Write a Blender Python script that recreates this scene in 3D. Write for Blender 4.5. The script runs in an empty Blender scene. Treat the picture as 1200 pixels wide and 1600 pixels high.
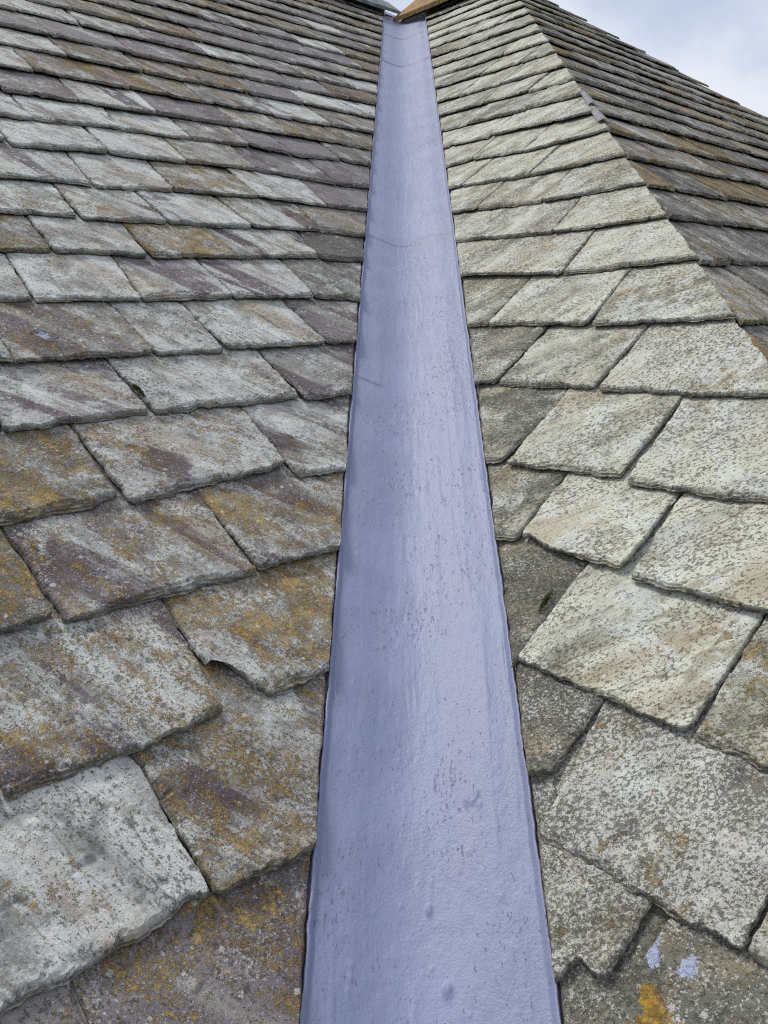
import bpy, math, random
import numpy as np
from mathutils import Matrix, Vector

# ------------------------------------------------------------------ camera, sky, sun, exposure
scene = bpy.context.scene
COL = scene.collection
RX, RY, RZ = (0.999181, 0.0304023, -0.0267025), (0.0186713, 0.2390462, 0.9708287), (-0.0358985, 0.9705321, -0.2382828)
CAM = Vector((-0.00775, 0.0, 1.090682))
FPX = 1235.6027
cd = bpy.data.cameras.new('camera')
cd.sensor_fit = 'VERTICAL'
cd.sensor_height = 36.0
cd.lens = FPX / 1600 * 36.0
cd.clip_start, cd.clip_end = 0.02, 5000
cam = bpy.data.objects.new('camera', cd)
cam.matrix_world = Matrix(((RX[0], RY[0], -RZ[0], CAM[0]), (RX[1], RY[1], -RZ[1], CAM[1]), (RX[2], RY[2], -RZ[2], CAM[2]), (0, 0, 0, 1)))
COL.objects.link(cam)
scene.camera = cam
scene.view_settings.view_transform = 'Standard'
scene.view_settings.look = 'None'
scene.view_settings.gamma = 1
scene.view_settings.use_curve_mapping = False
scene.view_settings.exposure = 0.12
scene.cycles.use_denoising = False      # keep the grit of the stone
scene.cycles.pixel_filter_type = 'BLACKMAN_HARRIS'
scene.cycles.filter_width = 1.1

SUN_DIR = Vector((-0.44, 0.30, 0.85)).normalized()
SUN_EL = math.asin(SUN_DIR.z)
SUN_ROT = math.atan2(SUN_DIR.x, SUN_DIR.y)
sl = bpy.data.lights.new('sun', 'SUN')
sl.energy = 2.5
sl.angle = math.radians(12)
sl.color = (1.0, 0.95, 0.87)
so = bpy.data.objects.new('sun', sl)
so.rotation_euler = (-SUN_DIR).to_track_quat('-Z', 'Y').to_euler()
COL.objects.link(so)


class NT:
    """small helper for writing node trees"""
    def __init__(self, tree):
        self.t = tree
        self.n = tree.nodes
        self.n.clear()

    def set(self, sock, v):
        if isinstance(v, bpy.types.NodeSocket):
            self.t.links.new(v, sock)
        elif v is not None:
            sock.default_value = v

    def node(self, typ, **props):
        nd = self.n.new(typ)
        for k, v in props.items():
            setattr(nd, k, v)
        return nd

    def math(self, op, a, b=None, c=None, clamp=False):
        nd = self.node('ShaderNodeMath', operation=op, use_clamp=clamp)
        for i, v in enumerate((a, b, c)):
            if v is not None:
                self.set(nd.inputs[i], v)
        return nd.outputs[0]

    def vmath(self, op, a, b=None):
        nd = self.node('ShaderNodeVectorMath', operation=op)
        self.set(nd.inputs[0], a)
        if b is not None:
            self.set(nd.inputs[1], b)
        return nd.outputs[0]

    def noise(self, vec, scale, detail=3.0, rough=0.55, dist=0.0):
        nd = self.node('ShaderNodeTexNoise')
        self.set(nd.inputs['Vector'], vec)
        self.set(nd.inputs['Scale'], scale)
        self.set(nd.inputs['Detail'], detail)
        self.set(nd.inputs['Roughness'], rough)
        self.set(nd.inputs['Distortion'], dist)
        return nd.outputs[0]

    def voro(self, vec, scale, rand=1.0):
        nd = self.node('ShaderNodeTexVoronoi')
        self.set(nd.inputs['Vector'], vec)
        self.set(nd.inputs['Scale'], scale)
        self.set(nd.inputs['Randomness'], rand)
        return nd.outputs['Distance'], nd.outputs['Color']

    def step(self, x, lo, hi):
        nd = self.node('ShaderNodeMapRange', interpolation_type='SMOOTHSTEP')
        self.set(nd.inputs['Value'], x)
        self.set(nd.inputs['From Min'], lo)
        self.set(nd.inputs['From Max'], hi)
        return nd.outputs[0]

    def mix(self, fac, a, b):
        nd = self.node('ShaderNodeMix', data_type='RGBA')
        self.set(nd.inputs[0], fac)
        for i, v in ((6, a), (7, b)):
            if isinstance(v, tuple):
                v = (*v, 1.0)
            self.set(nd.inputs[i], v)
        return nd.outputs[2]

    def mapping(self, vec, scale=(1, 1, 1), rot=(0, 0, 0), loc=(0, 0, 0)):
        nd = self.node('ShaderNodeMapping')
        self.set(nd.inputs['Vector'], vec)
        self.set(nd.inputs['Scale'], scale)
        self.set(nd.inputs['Rotation'], rot)
        self.set(nd.inputs['Location'], loc)
        return nd.outputs[0]

    def attr(self, name, kind='OBJECT'):
        nd = self.node('ShaderNodeAttribute', attribute_type=kind, attribute_name=name)
        return nd.outputs['Fac']

    def bump(self, height, dist, strength=1.0, normal=None):
        nd = self.node('ShaderNodeBump')
        self.set(nd.inputs['Height'], height)
        self.set(nd.inputs['Distance'], dist)
        self.set(nd.inputs['Strength'], strength)
        if normal is not None:
            self.set(nd.inputs['Normal'], normal)
        return nd.outputs[0]


world = bpy.data.worlds.new('World')
scene.world = world
world.use_nodes = True
w = NT(world.node_tree)
sky = w.node('ShaderNodeTexSky', sky_type='NISHITA')
sky.sun_disc = False
sky.sun_elevation = SUN_EL
sky.sun_rotation = SUN_ROT
sky.air_density, sky.dust_density, sky.ozone_density = 1.0, 2.0, 1.0
tc = w.node('ShaderNodeTexCoord').outputs['Generated']
mp = w.mapping(tc, scale=(1.0, 1.0, 1.9), loc=(0.35, 0.1, 0.2))
c1 = w.noise(mp, 3.2, 7.0, 0.55, 0.35)
c2 = w.noise(mp, 1.7, 3.0, 0.5)
cover = w.step(w.math('ADD', w.math('MULTIPLY', c1, 0.65), w.math('MULTIPLY', c2, 0.35)), 0.30, 0.50)
cloud_col = w.mix(w.step(c1, 0.35, 0.7), (8.4, 9.0, 10.4), (10.2, 10.5, 11.2))
blue = w.mix(0.7, sky.outputs[0], (7.6, 8.5, 10.6))
skyc = w.mix(w.math('MULTIPLY', cover, 0.9), blue, cloud_col)
bg = w.node('ShaderNodeBackground')
w.set(bg.inputs[0], skyc)
bg.inputs[1].default_value = 0.08
w.t.links.new(bg.outputs[0], w.node('ShaderNodeOutputWorld').inputs[0])

# ------------------------------------------------------------------ roof geometry
ALPHA = 0.6291672            # both roofs pitch at 36 degrees and meet at a right angle
T, CA, SA, S2 = math.tan(ALPHA), math.cos(ALPHA), math.sin(ALPHA), 2 ** -0.5
WV = 0.130                   # half width of the open valley
XH = 0.592                   # the hip runs parallel to the valley, this far to its right
V_RIDGE = 5.15
H_RIDGE = V_RIDGE * CA
NRM = {'L': Vector((S2 * SA, -S2 * SA, CA)), 'R': Vector((-S2 * SA, -S2 * SA, CA)), 'E': Vector((S2 * SA, -S2 * SA, CA))}
AXU = {'L': Vector((S2, S2, 0)), 'R': Vector((S2, -S2, 0)), 'E': Vector((S2, S2, 0))}
AXV = {'L': Vector((-S2 * CA, S2 * CA, SA)), 'R': Vector((S2 * CA, S2 * CA, SA)), 'E': Vector((-S2 * CA, S2 * CA, SA))}


def plane_pt(side, u, v, n=0.0):
    h = v * CA
    if side == 'L':
        p = Vector(((u - h) * S2, (u + h) * S2, T * h))
    elif side == 'R':
        p = Vector(((u + h) * S2, (h - u) * S2, T * h))
    else:
        k = h - 2 * XH * S2          # h = (2 xh - x + y) / sqrt 2
        p = Vector(((u - k) * S2, (u + k) * S2, T * h))
    return p + NRM[side] * n


def bounds(side, v):
    """left and right limits of u on a slope at the height v up the slope"""
    h = v * CA
    if side == 'L':
        return -1e3, h - WV / S2
    if side == 'R':
        return WV / S2 - h, XH / S2 - h
    return h, 2 * H_RIDGE - h


def to_pixel(p):
    d = p - CAM
    z = d.dot(Vector(RZ))
    if z < 0.02:
        return None
    return 600 + FPX * d.dot(Vector(RX)) / z, 800 - FPX * d.dot(Vector(RY)) / z, z


# ------------------------------------------------------------------ numpy noise
_rng = np.random.RandomState(11)
_TAB = _rng.rand(256, 256)


def vnoise(x, y, seed=0):
    x = np.asarray(x, float) + seed * 17.37
    y = np.asarray(y, float) + seed * 5.91
    xi, yi = np.floor(x).astype(int), np.floor(y).astype(int)
    fx, fy = x - xi, y - yi
    fx, fy = fx * fx * (3 - 2 * fx), fy * fy * (3 - 2 * fy)
    a, b = _TAB[xi & 255, yi & 255], _TAB[(xi + 1) & 255, yi & 255]
    c, d = _TAB[xi & 255, (yi + 1) & 255], _TAB[(xi + 1) & 255, (yi + 1) & 255]
    return (a * (1 - fx) + b * fx) * (1 - fy) + (c * (1 - fx) + d * fx) * fy


def fbm(x, y, seed=0, octaves=4, gain=0.5):
    s, a, n = 0.0, 1.0, 0.0
    for o in range(octaves):
        s = s + a * vnoise(np.asarray(x) * 2 ** o, np.asarray(y) * 2 ** o, seed + o * 3)
        n += a
        a *= gain
    return s / n                     # 0..1


def sstep(x, lo, hi):
    q = np.clip((x - lo) / (hi - lo), 0, 1)
    return q * q * (3 - 2 * q)


# ------------------------------------------------------------------ object helpers
def link_mesh(name, me, material, parent=None, mat=None):
    if material is not None:
        me.materials.append(material)
    o = bpy.data.objects.new(name, me)
    COL.objects.link(o)
    if parent is not None:
        o.parent = parent
    if mat is not None:
        o.matrix_world = mat
    return o


def mesh_from(name, verts, faces, edge=None, smooth=True):
    verts = np.asarray(verts, np.float32)
    faces = np.asarray(faces, np.int32)
    me = bpy.data.meshes.new(name)
    k = faces.shape[1]
    me.vertices.add(len(verts))
    me.vertices.foreach_set('co', verts.ravel())
    me.loops.add(faces.size)
    me.loops.foreach_set('vertex_index', faces.ravel())
    me.polygons.add(len(faces))
    me.polygons.foreach_set('loop_start', np.arange(0, faces.size, k, dtype=np.int32))
    me.polygons.foreach_set('loop_total', np.full(len(faces), k, np.int32))
    me.polygons.foreach_set('use_smooth', np.full(len(faces), smooth, bool))
    if edge is not None:
        a = me.attributes.new('edge', 'FLOAT', 'POINT')
        a.data.foreach_set('value', np.asarray(edge, np.float32))
    me.update(calc_edges=True)
    me.validate()
    return me


def thing(name, label, category, loc=(0, 0, 0), group=None):
    o = bpy.data.objects.new(name, None)
    o.empty_display_size = 0.2
    o.location = loc
    COL.objects.link(o)
    o['label'], o['category'] = label, category
    if group:
        o['group'] = group
    return o


def box_mesh(name, sx, sy, sz, bevel=0.0):
    import bmesh
    bm = bmesh.new()
    bmesh.ops.create_cube(bm, size=1.0)
    for v in bm.verts:
        v.co = Vector((v.co.x * sx, v.co.y * sy, v.co.z * sz))
    if bevel:
        bmesh.ops.bevel(bm, geom=bm.edges[:], offset=bevel, segments=2, affect='EDGES')
    me = bpy.data.meshes.new(name)
    bm.to_mesh(me)
    bm.free()
    return me


# ------------------------------------------------------------------ materials
def new_mat(name):
    m = bpy.data.materials.new(name)
    m.use_nodes = True
    n = NT(m.node_tree)
    b = n.node('ShaderNodeBsdfPrincipled')
    o = n.node('ShaderNodeOutputMaterial')
    n.t.links.new(b.outputs[0], o.inputs[0])
    return m, n, b


def slate_material(name, light, mid, deep, purple_col, ochre_a, ochre_b, warm, lav, fleck, stain):
    m, n, b = new_mat(name)
    obj = n.node('ShaderNodeTexCoord').outputs['Object']
    seed = n.attr('seed')
    off = n.node('ShaderNodeCombineXYZ')
    for i, k in enumerate((13.7, 7.3, 3.1)):
        n.set(off.inputs[i], n.math('MULTIPLY', seed, k))
    P = n.vmath('ADD', obj, off.outputs[0])
    ang = n.node('ShaderNodeCombineXYZ')
    n.set(ang.inputs[2], n.attr('grain'))
    R = n.vmath('ADD', n.mapping(obj, rot=ang.outputs[0]), off.outputs[0])
    pale, purple, ochre = n.attr('pale'), n.attr('purple'), n.attr('ochre')
    dark, speck, spots = n.attr('dark'), n.attr('speck'), n.attr('spots')
    edge = n.attr('edge', 'GEOMETRY')

    big = n.noise(P, 7.0, 5.0, 0.6)
    med = n.noise(P, 26.0, 6.0, 0.65)
    fine = n.noise(P, 170.0, 4.0, 0.7)
    grit = n.noise(P, 520.0, 2.0, 0.6)
    streak = n.noise(n.mapping(R, scale=(16.0, 3.0, 10.0)), 1.0, 7.0, 0.62, 0.5)
    hair = n.noise(n.mapping(R, scale=(150.0, 14.0, 80.0)), 1.0, 4.0, 0.6, 0.3)

    # stone: pale green-grey to mid grey along the grain
    f = n.math('ADD', n.math('MULTIPLY', streak, 0.9), n.math('MULTIPLY', med, 0.55))
    f = n.math('SUBTRACT', f, 0.225)
    f = n.math('ADD', f, n.math('MULTIPLY', n.math('SUBTRACT', pale, 0.5), 0.38))
    f = n.math('SUBTRACT', f, n.math('MULTIPLY', dark, 0.25))
    col = n.mix(n.step(f, 0.25, 0.50), deep, mid)
    col = n.mix(n.step(f, 0.42, 0.66), col, light)
    # thin brown and dark veins, and broad weather stains with a crisp edge
    vn = n.noise(n.mapping(R, scale=(20.0, 2.6, 8.0), loc=(6.1, 2.2, 0)), 1.0, 3.0, 0.5, 0.9)
    vl = n.step(n.math('ABSOLUTE', n.math('SUBTRACT', vn, 0.5)), 0.028, 0.006)
    col = n.mix(n.math('MULTIPLY', vl, 0.55), col, (0.16, 0.115, 0.075))
    stn = n.noise(n.mapping(R, scale=(8.0, 3.2, 6.0), loc=(8.8, 0.7, 0)), 1.0, 7.0, 0.66, 0.3)
    stn = n.math('ADD', stn, n.math('MULTIPLY', dark, 0.16))
    col = n.mix(n.math('MULTIPLY', n.step(stn, 0.54, 0.61), 0.52), col, stain)
    tone = n.attr('tone')
    col = n.mix(n.math('MULTIPLY', tone, 0.42), col, n.mix(n.step(f, 0.3, 0.62), deep, lav))
    # warm or rusty bands
    wb = n.noise(n.mapping(R, scale=(11.0, 2.2, 5.0), loc=(4.2, 1.1, 0)), 1.0, 4.0, 0.55, 0.4)
    col = n.mix(n.math('MULTIPLY', n.step(wb, 0.51, 0.67), 0.58), col, warm)
    # heather-purple bands running with the grain
    pb = n.noise(n.mapping(R, scale=(13.0, 2.0, 5.0), loc=(1.7, 3.3, 0)), 1.0, 4.0, 0.5, 0.5)
    pb = n.math('ADD', pb, n.math('MULTIPLY', n.math('SUBTRACT', med, 0.5), 0.25))
    pf = n.step(n.math('ADD', pb, n.math('MULTIPLY', n.math('SUBTRACT', purple, 0.5), 0.40)), 0.53, 0.60)
    col = n.mix(n.math('MULTIPLY', pf, 0.86), col, purple_col)
    col = n.mix(n.math('MULTIPLY', n.step(n.math('ADD', n.math('MULTIPLY', big, 0.7), n.math('MULTIPLY', purple, 0.3)), 0.42, 0.66), 0.45), col, lav)
    # fine mineral mottling
    col = n.mix(n.math('MULTIPLY', n.step(hair, 0.56, 0.76), 0.22), col, deep)
    col = n.mix(n.math('MULTIPLY', n.step(fine, 0.57, 0.73), 0.2), col, light)

    # pale crustose lichen: speckled, in drifts
    sm = n.math('ADD', n.math('MULTIPLY', med, 0.5), n.math('MULTIPLY', n.noise(P, 11.0, 4.0, 0.6), 0.5))
    sthr = n.math('SUBTRACT', 0.90, n.math('ADD', n.math('MULTIPLY', sm, 0.52), n.math('MULTIPLY', speck, 0.20)))
    sf = n.math('ADD', n.math('MULTIPLY', n.noise(P, 290.0, 4.0, 0.75), 0.78), n.math('MULTIPLY', grit, 0.22))
    lich = n.step(n.math('SUBTRACT', sf, sthr), -0.01, 0.045)
    col = n.mix(n.math('MULTIPLY', lich, 0.72), col, (0.50, 0.51, 0.48))
    # bluish-white blooms
    bl = n.math('ADD', n.noise(P, 13.0, 6.0, 0.65, 0.4), n.math('MULTIPLY', n.math('SUBTRACT', pale, 0.6), 0.12))
    bl = n.math('ADD', bl, n.math('MULTIPLY', n.math('SUBTRACT', fine, 0.5), 0.22))
    col = n.mix(n.math('MULTIPLY', n.step(bl, 0.54, 0.62), 0.5), col, (0.55, 0.59, 0.565))
    # dark flecks and crusts
    dn = n.noise(n.mapping(R, scale=(235.0, 150.0, 90.0), loc=(9, 2, 0)), 1.0, 5.0, 0.75)
    dthr = n.math('SUBTRACT', 0.735 - fleck, n.math('MULTIPLY', n.noise(n.mapping(R, scale=(13.0, 5.0, 8.0), loc=(5, 5, 0)), 1.0, 4.0, 0.6), 0.29))
    dthr = n.math('SUBTRACT', dthr, n.math('MULTIPLY', n.math('ADD', speck, dark), 0.035))
    dfk = n.step(n.math('SUBTRACT', dn, dthr), 0.0, 0.04)
    col = n.mix(n.math('MULTIPLY', dfk, 0.74), col, (0.080, 0.072, 0.062))
    # round grey-black lichen spots
    vd, vc = n.voro(P, 62.0)
    sc = n.node('ShaderNodeSeparateColor')
    n.set(sc.inputs[0], vc)
    size = n.math('MULTIPLY', n.math('POWER', sc.outputs[0], 3.0), 0.46)
    wob = n.math('MULTIPLY', n.math('ADD', n.math('SUBTRACT', fine, 0.5), n.math('SUBTRACT', grit, 0.5)), 0.75)
    spf = n.step(n.math('SUBTRACT', size, n.math('ADD', vd, wob)), -0.02, 0.10)
    drift = n.step(n.math('ADD', n.noise(P, 8.0, 2.0, 0.5), n.math('MULTIPLY', n.math('SUBTRACT', spots, 0.5), 0.3)), 0.46, 0.60)
    col = n.mix(n.math('MULTIPLY', n.math('MULTIPLY', spf, drift), n.math('MULTIPLY', spots, 0.85)), col, (0.10, 0.11, 0.105))
    # ochre lichen
    ob = n.noise(n.mapping(R, scale=(12.0, 6.0, 8.0), loc=(2.0, 8.0, 0)), 1.0, 6.0, 0.62, 0.3)
    ob = n.math('ADD', n.math('MULTIPLY', ob, 0.55), n.math('MULTIPLY', n.noise(n.mapping(R, scale=(42.0, 24.0, 30.0), loc=(1.0, 4.0, 0)), 1.0, 5.0, 0.6), 0.55))
    ob = n.math('SUBTRACT', ob, 0.05)
    of = n.math('ADD', ob, n.math('MULTIPLY', n.math('SUBTRACT', ochre, 0.5), 0.40))
    of = n.math('ADD', of, n.math('MULTIPLY', n.math('SUBTRACT', fine, 0.5), 0.75))
    of = n.math('ADD', of, n.math('MULTIPLY', n.math('SUBTRACT', grit, 0.5), 0.55))
    ofm = n.step(of, 0.555, 0.62)
    ocol = n.mix(n.step(n.noise(P, 48.0, 4.0, 0.6), 0.40, 0.64), ochre_a, ochre_b)
    ocol = n.mix(n.step(of, 0.70, 0.84), ocol, (0.36, 0.23, 0.03))
    col = n.mix(n.math('MULTIPLY', ofm, 0.80), col, ocol)
    # white crust dots
    wd, wc = n.voro(P, 105.0)
    ws = n.node('ShaderNodeSeparateColor')
    n.set(ws.inputs[0], wc)
    wf = n.step(n.math('SUBTRACT', n.math('MULTIPLY', n.math('POWER', ws.outputs[1], 9.0), 0.42), n.math('ADD', wd, wob)), -0.02, 0.06)
    col = n.mix(n.math('MULTIPLY', wf, 0.6), col, (0.56, 0.57, 0.55))
    gv = n.math('ADD', n.math('MULTIPLY', n.math('SUBTRACT', grit, 0.5), 0.7), n.math('MULTIPLY', n.math('SUBTRACT', fine, 0.5), 0.5))
    gv = n.math('ADD', gv, n.math('MULTIPLY', n.math('SUBTRACT', hair, 0.5), 0.25))
    gm = n.node('ShaderNodeMix', data_type='RGBA', blend_type='MULTIPLY')
    gm.inputs[0].default_value = 1.0
    gc = n.node('ShaderNodeCombineColor')
    gq = n.math('MAXIMUM', n.math('ADD', 0.97, gv), 0.25)
    for i in range(3):
        n.set(gc.inputs[i], gq)
    n.set(gm.inputs[6], col)
    n.set(gm.inputs[7], gc.outputs[0])
    col = gm.outputs[2]
    # riven edges: raw layered stone with dirt and algae in it
    lay = n.noise(n.mapping(P, scale=(30.0, 30.0, 900.0)), 1.0, 3.0, 0.6)
    ecol = n.mix(n.step(lay, 0.36, 0.62), (0.042, 0.038, 0.030), (0.26, 0.25, 0.20))
    ecol = n.mix(n.math('MULTIPLY', n.step(n.noise(P, 22.0, 3.0), 0.52, 0.66), 0.55), ecol, (0.115, 0.085, 0.028))
    ef = n.math('MULTIPLY', n.step(n.math('ADD', edge, n.math('MULTIPLY', n.math('SUBTRACT', fine, 0.5), 0.9)), 0.25, 0.85), 0.72)
    col = n.mix(ef, col, ecol)
    # splashes of the valley paint and one thick ochre crust
    for an_, ca_, cb_ in (('splash', (0.30, 0.35, 0.52), (0.40, 0.44, 0.58)), ('crust', (0.17, 0.095, 0.015), (0.40, 0.235, 0.025))):
        a_ = n.attr(an_, 'GEOMETRY')
        am = n.step(n.math('ADD', a_, n.math('ADD', n.math('MULTIPLY', n.math('SUBTRACT', fine, 0.5), 1.5), n.math('MULTIPLY', n.math('SUBTRACT', med, 0.5), 2.4))), 0.42, 0.56)
        col = n.mix(n.math('MULTIPLY', am, 0.8), col, n.mix(n.step(n.noise(P, 130.0, 4.0, 0.6), 0.38, 0.62), ca_, cb_))
    n.set(b.inputs['Base Color'], col)
    n.set(b.inputs['Roughness'], n.math('ADD', 0.60, n.math('MULTIPLY', fine, 0.28)))
    b.inputs['Specular IOR Level'].default_value = 0.15

    h = n.math('ADD', n.math('MULTIPLY', streak, 0.8), n.math('MULTIPLY', med, 1.0))
    h = n.math('ADD', h, n.math('MULTIPLY', fine, 0.34))
    h = n.math('ADD', h, n.math('MULTIPLY', hair, 0.20))
    h = n.math('ADD', h, n.math('MULTIPLY', grit, 0.10))
    h = n.math('ADD', h, n.math('MULTIPLY', ofm, 0.22))
    h = n.math('SUBTRACT', h, n.math('MULTIPLY', dfk, 0.14))
    h = n.math('ADD', h, n.math('MULTIPLY', n.math('MULTIPLY', lay, edge), 0.9))
    n.set(b.inputs['Normal'], n.bump(h, 0.0042, 1.0))
    return m


M_LEFT = slate_material('left_slate', (0.50, 0.525, 0.51), (0.285, 0.297, 0.284), (0.105, 0.108, 0.105), (0.072, 0.047, 0.063), (0.145, 0.092, 0.028), (0.275, 0.185, 0.045), (0.30, 0.235, 0.165), (0.325, 0.315, 0.315), 0.0, (0.115, 0.105, 0.10))
M_RIGHT = slate_material('right_slate', (0.535, 0.545, 0.45), (0.315, 0.325, 0.262), (0.115, 0.118, 0.095), (0.21, 0.165, 0.165), (0.17, 0.12, 0.045), (0.26, 0.165, 0.045), (0.33, 0.265, 0.175), (0.36, 0.345, 0.275), 0.022, (0.165, 0.158, 0.128))
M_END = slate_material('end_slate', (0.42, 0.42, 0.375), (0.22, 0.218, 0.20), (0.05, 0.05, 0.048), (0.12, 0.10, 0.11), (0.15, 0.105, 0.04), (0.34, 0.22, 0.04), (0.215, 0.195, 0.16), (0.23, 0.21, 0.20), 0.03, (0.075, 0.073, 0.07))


def paint_material():
    m, n, b = new_mat('valley_paint')
    P = n.node('ShaderNodeTexCoord').outputs['Object']
    brush = n.noise(n.mapping(P, scale=(210.0, 9.0, 20.0)), 1.0, 5.0, 0.6, 0.4)
    wide = n.noise(n.mapping(P, scale=(26.0, 2.5, 6.0)), 1.0, 4.0, 0.55)
    mott = n.noise(P, 9.0, 4.0, 0.55)
    fine = n.noise(P, 260.0, 3.0, 0.65)
    grain = n.noise(P, 620.0, 2.0, 0.6)
    col = n.mix(n.step(mott, 0.35, 0.68), (0.176, 0.202, 0.322), (0.206, 0.233, 0.364))
    col = n.mix(n.math('MULTIPLY', n.step(wide, 0.50, 0.72), 0.45), col, (0.214, 0.226, 0.340))
    col = n.mix(n.math('MULTIPLY', n.step(brush, 0.58, 0.74), 0.18), col, (0.175, 0.18, 0.285))
    # thin patches where a pinkish undercoat grins through
    pk = n.step(n.noise(n.mapping(P, scale=(14, 7, 5), loc=(3, 1, 0)), 1.0, 5.0, 0.6), 0.62, 0.74)
    col = n.mix(n.math('MULTIPLY', pk, 0.28), col, (0.35, 0.28, 0.40))
    # dark flecks: the shade in small pits of the coat, put into its colour
    dn = n.noise(n.mapping(P, scale=(230.0, 75.0, 60.0), loc=(7, 5, 0)), 1.0, 5.0, 0.72)
    dz = n.math('MULTIPLY', n.noise(P, 7.0, 4.0, 0.6), 0.32)
    df = n.step(n.math('SUBTRACT', dn, n.math('SUBTRACT', 0.790, dz)), 0.0, 0.03)
    col = n.mix(n.math('MULTIPLY', df, 0.75), col, (0.13, 0.12, 0.22))
    edge = n.attr('edge', 'GEOMETRY')
    ef = n.step(n.math('ADD', edge, n.math('MULTIPLY', n.math('SUBTRACT', n.noise(P, 75.0, 4.0, 0.65), 0.5), 1.1)), 0.45, 0.7)
    col = n.mix(n.math('MULTIPLY', ef, 0.6), col, (0.20, 0.19, 0.27))
    ln = n.step(n.math('ADD', n.attr('line', 'GEOMETRY'), n.math('MULTIPLY', n.math('SUBTRACT', n.noise(P, 60.0, 3.0), 0.5), 0.9)), 0.45, 0.9)
    col = n.mix(n.math('MULTIPLY', ln, 0.62), col, (0.12, 0.115, 0.19))
    n.set(b.inputs['Base Color'], col)
    n.set(b.inputs['Roughness'], n.math('ADD', 0.38, n.math('MULTIPLY', mott, 0.20)))
    b.inputs['Specular IOR Level'].default_value = 0.5
    h = n.math('ADD', n.math('MULTIPLY', brush, 0.22), n.math('MULTIPLY', wide, 0.25))
    h = n.math('ADD', h, n.math('MULTIPLY', n.noise(n.mapping(P, scale=(110, 60, 60)), 1.0, 4.0, 0.6, 0.6), 0.45))
    h = n.math('ADD', h, n.math('MULTIPLY', fine, 0.5))
    h = n.math('ADD', h, n.math('MULTIPLY', grain, 0.10))
    h = n.math('SUBTRACT', h, n.math('MULTIPLY', df, 0.35))
    n.set(b.inputs['Normal'], n.bump(h, 0.0020, 0.8))
    return m


def plain_material(name, a, c, scale, rough=0.8, dist=0.003, spec=0.3, metal=0.0, patch=None):
    m, n, b = new_mat(name)
    P = n.node('ShaderNodeTexCoord').outputs['Object']
    q = n.noise(P, scale, 6.0, 0.65)
    q2 = n.noise(P, scale * 7, 4.0, 0.6)
    col = n.mix(n.step(n.math('ADD', n.math('MULTIPLY', q, 0.65), n.math('MULTIPLY', q2, 0.35)), 0.36, 0.64), a, c)
    if patch:
        col = n.mix(n.math('MULTIPLY', n.step(n.noise(P, 13.0, 6.0, 0.7), 0.50, 0.58), 0.8), col, patch)
        col = n.mix(n.math('MULTIPLY', n.step(n.noise(P, 31.0, 5.0, 0.7), 0.56, 0.63), 0.6), col, (0.06, 0.055, 0.045))
    n.set(b.inputs['Base Color'], col)
    b.inputs['Roughness'].default_value = rough
    b.inputs['Metallic'].default_value = metal
    b.inputs['Specular IOR Level'].default_value = spec
    n.set(b.inputs['Normal'], n.bump(n.math('ADD', q, n.math('MULTIPLY', q2, 0.4)), dist, 0.8))
    return m


M_PAINT = paint_material()
M_DECK = plain_material('underlay', (0.030, 0.029, 0.026), (0.055, 0.052, 0.046), 20)
M_LEAD = plain_material('weathered_lead', (0.30, 0.31, 0.33), (0.46, 0.47, 0.49), 40, 0.5, 0.001, 0.5)
M_CLAY = plain_material('orange_clay', (0.17, 0.095, 0.045), (0.36, 0.235, 0.125), 34, 0.9, 0.008, patch=(0.33, 0.22, 0.05))
M_BLUE = plain_material('blue_grey_clay', (0.075, 0.095, 0.115), (0.17, 0.20, 0.225), 18, 0.7, 0.005, patch=(0.22, 0.23, 0.20))
M_MORTAR = plain_material('old_mortar', (0.09, 0.085, 0.075), (0.20, 0.19, 0.165), 35, 0.95, 0.006)
M_MOSS = plain_material('moss', (0.018, 0.028, 0.008), (0.060, 0.075, 0.018), 90, 0.95, 0.003)
M_GROUND = plain_material('grass_ground', (0.045, 0.070, 0.025), (0.085, 0.10, 0.045), 0.6, 0.95, 0.05)


# ------------------------------------------------------------------ the ground, far below the eaves
g = np.array([(-3000, -3000, 0), (3000, -3000, 0), (3000, 3000, 0), (-3000, 3000, 0)], float)
ground = link_mesh('ground', mesh_from('ground', g, [(0, 1, 2, 3)]), M_GROUND)
ground.location.z = -4.0
ground['kind'] = 'structure'

# ------------------------------------------------------------------ the two roofs
left_roof = thing('slate_roof', 'large roof slope left of the blue valley, grey and purple slates with ochre lichen', 'roof')
left_roof['kind'] = 'thing'
right_roof = thing('hipped_slate_roof', 'hipped roof right of the blue valley, cream-green slates and an orange ridge', 'roof')
right_roof['kind'] = 'thing'


def deck(name, poly, parent):
    """boarding under the slates: a closed slab from a list of points on one plane"""
    a = Vector(poly[0])
    nrm = (Vector(poly[1]) - a).cross(Vector(poly[2]) - a).normalized()
    if nrm.z < 0:
        poly = poly[::-1]
        nrm = -nrm
    k = len(poly)
    vs = [Vector(p) - nrm * 0.040 for p in poly] + [Vector(p) - nrm * 0.062 for p in poly]
    me = bpy.data.meshes.new(name)
    fs = [tuple(range(k)), tuple(range(2 * k - 1, k - 1, -1))] + [(i, k + i, k + (i + 1) % k, (i + 1) % k) for i in range(k)]
    me.from_pydata([tuple(v) for v in vs], [], fs)
    return link_mesh(name, me, M_DECK, parent)


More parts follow.
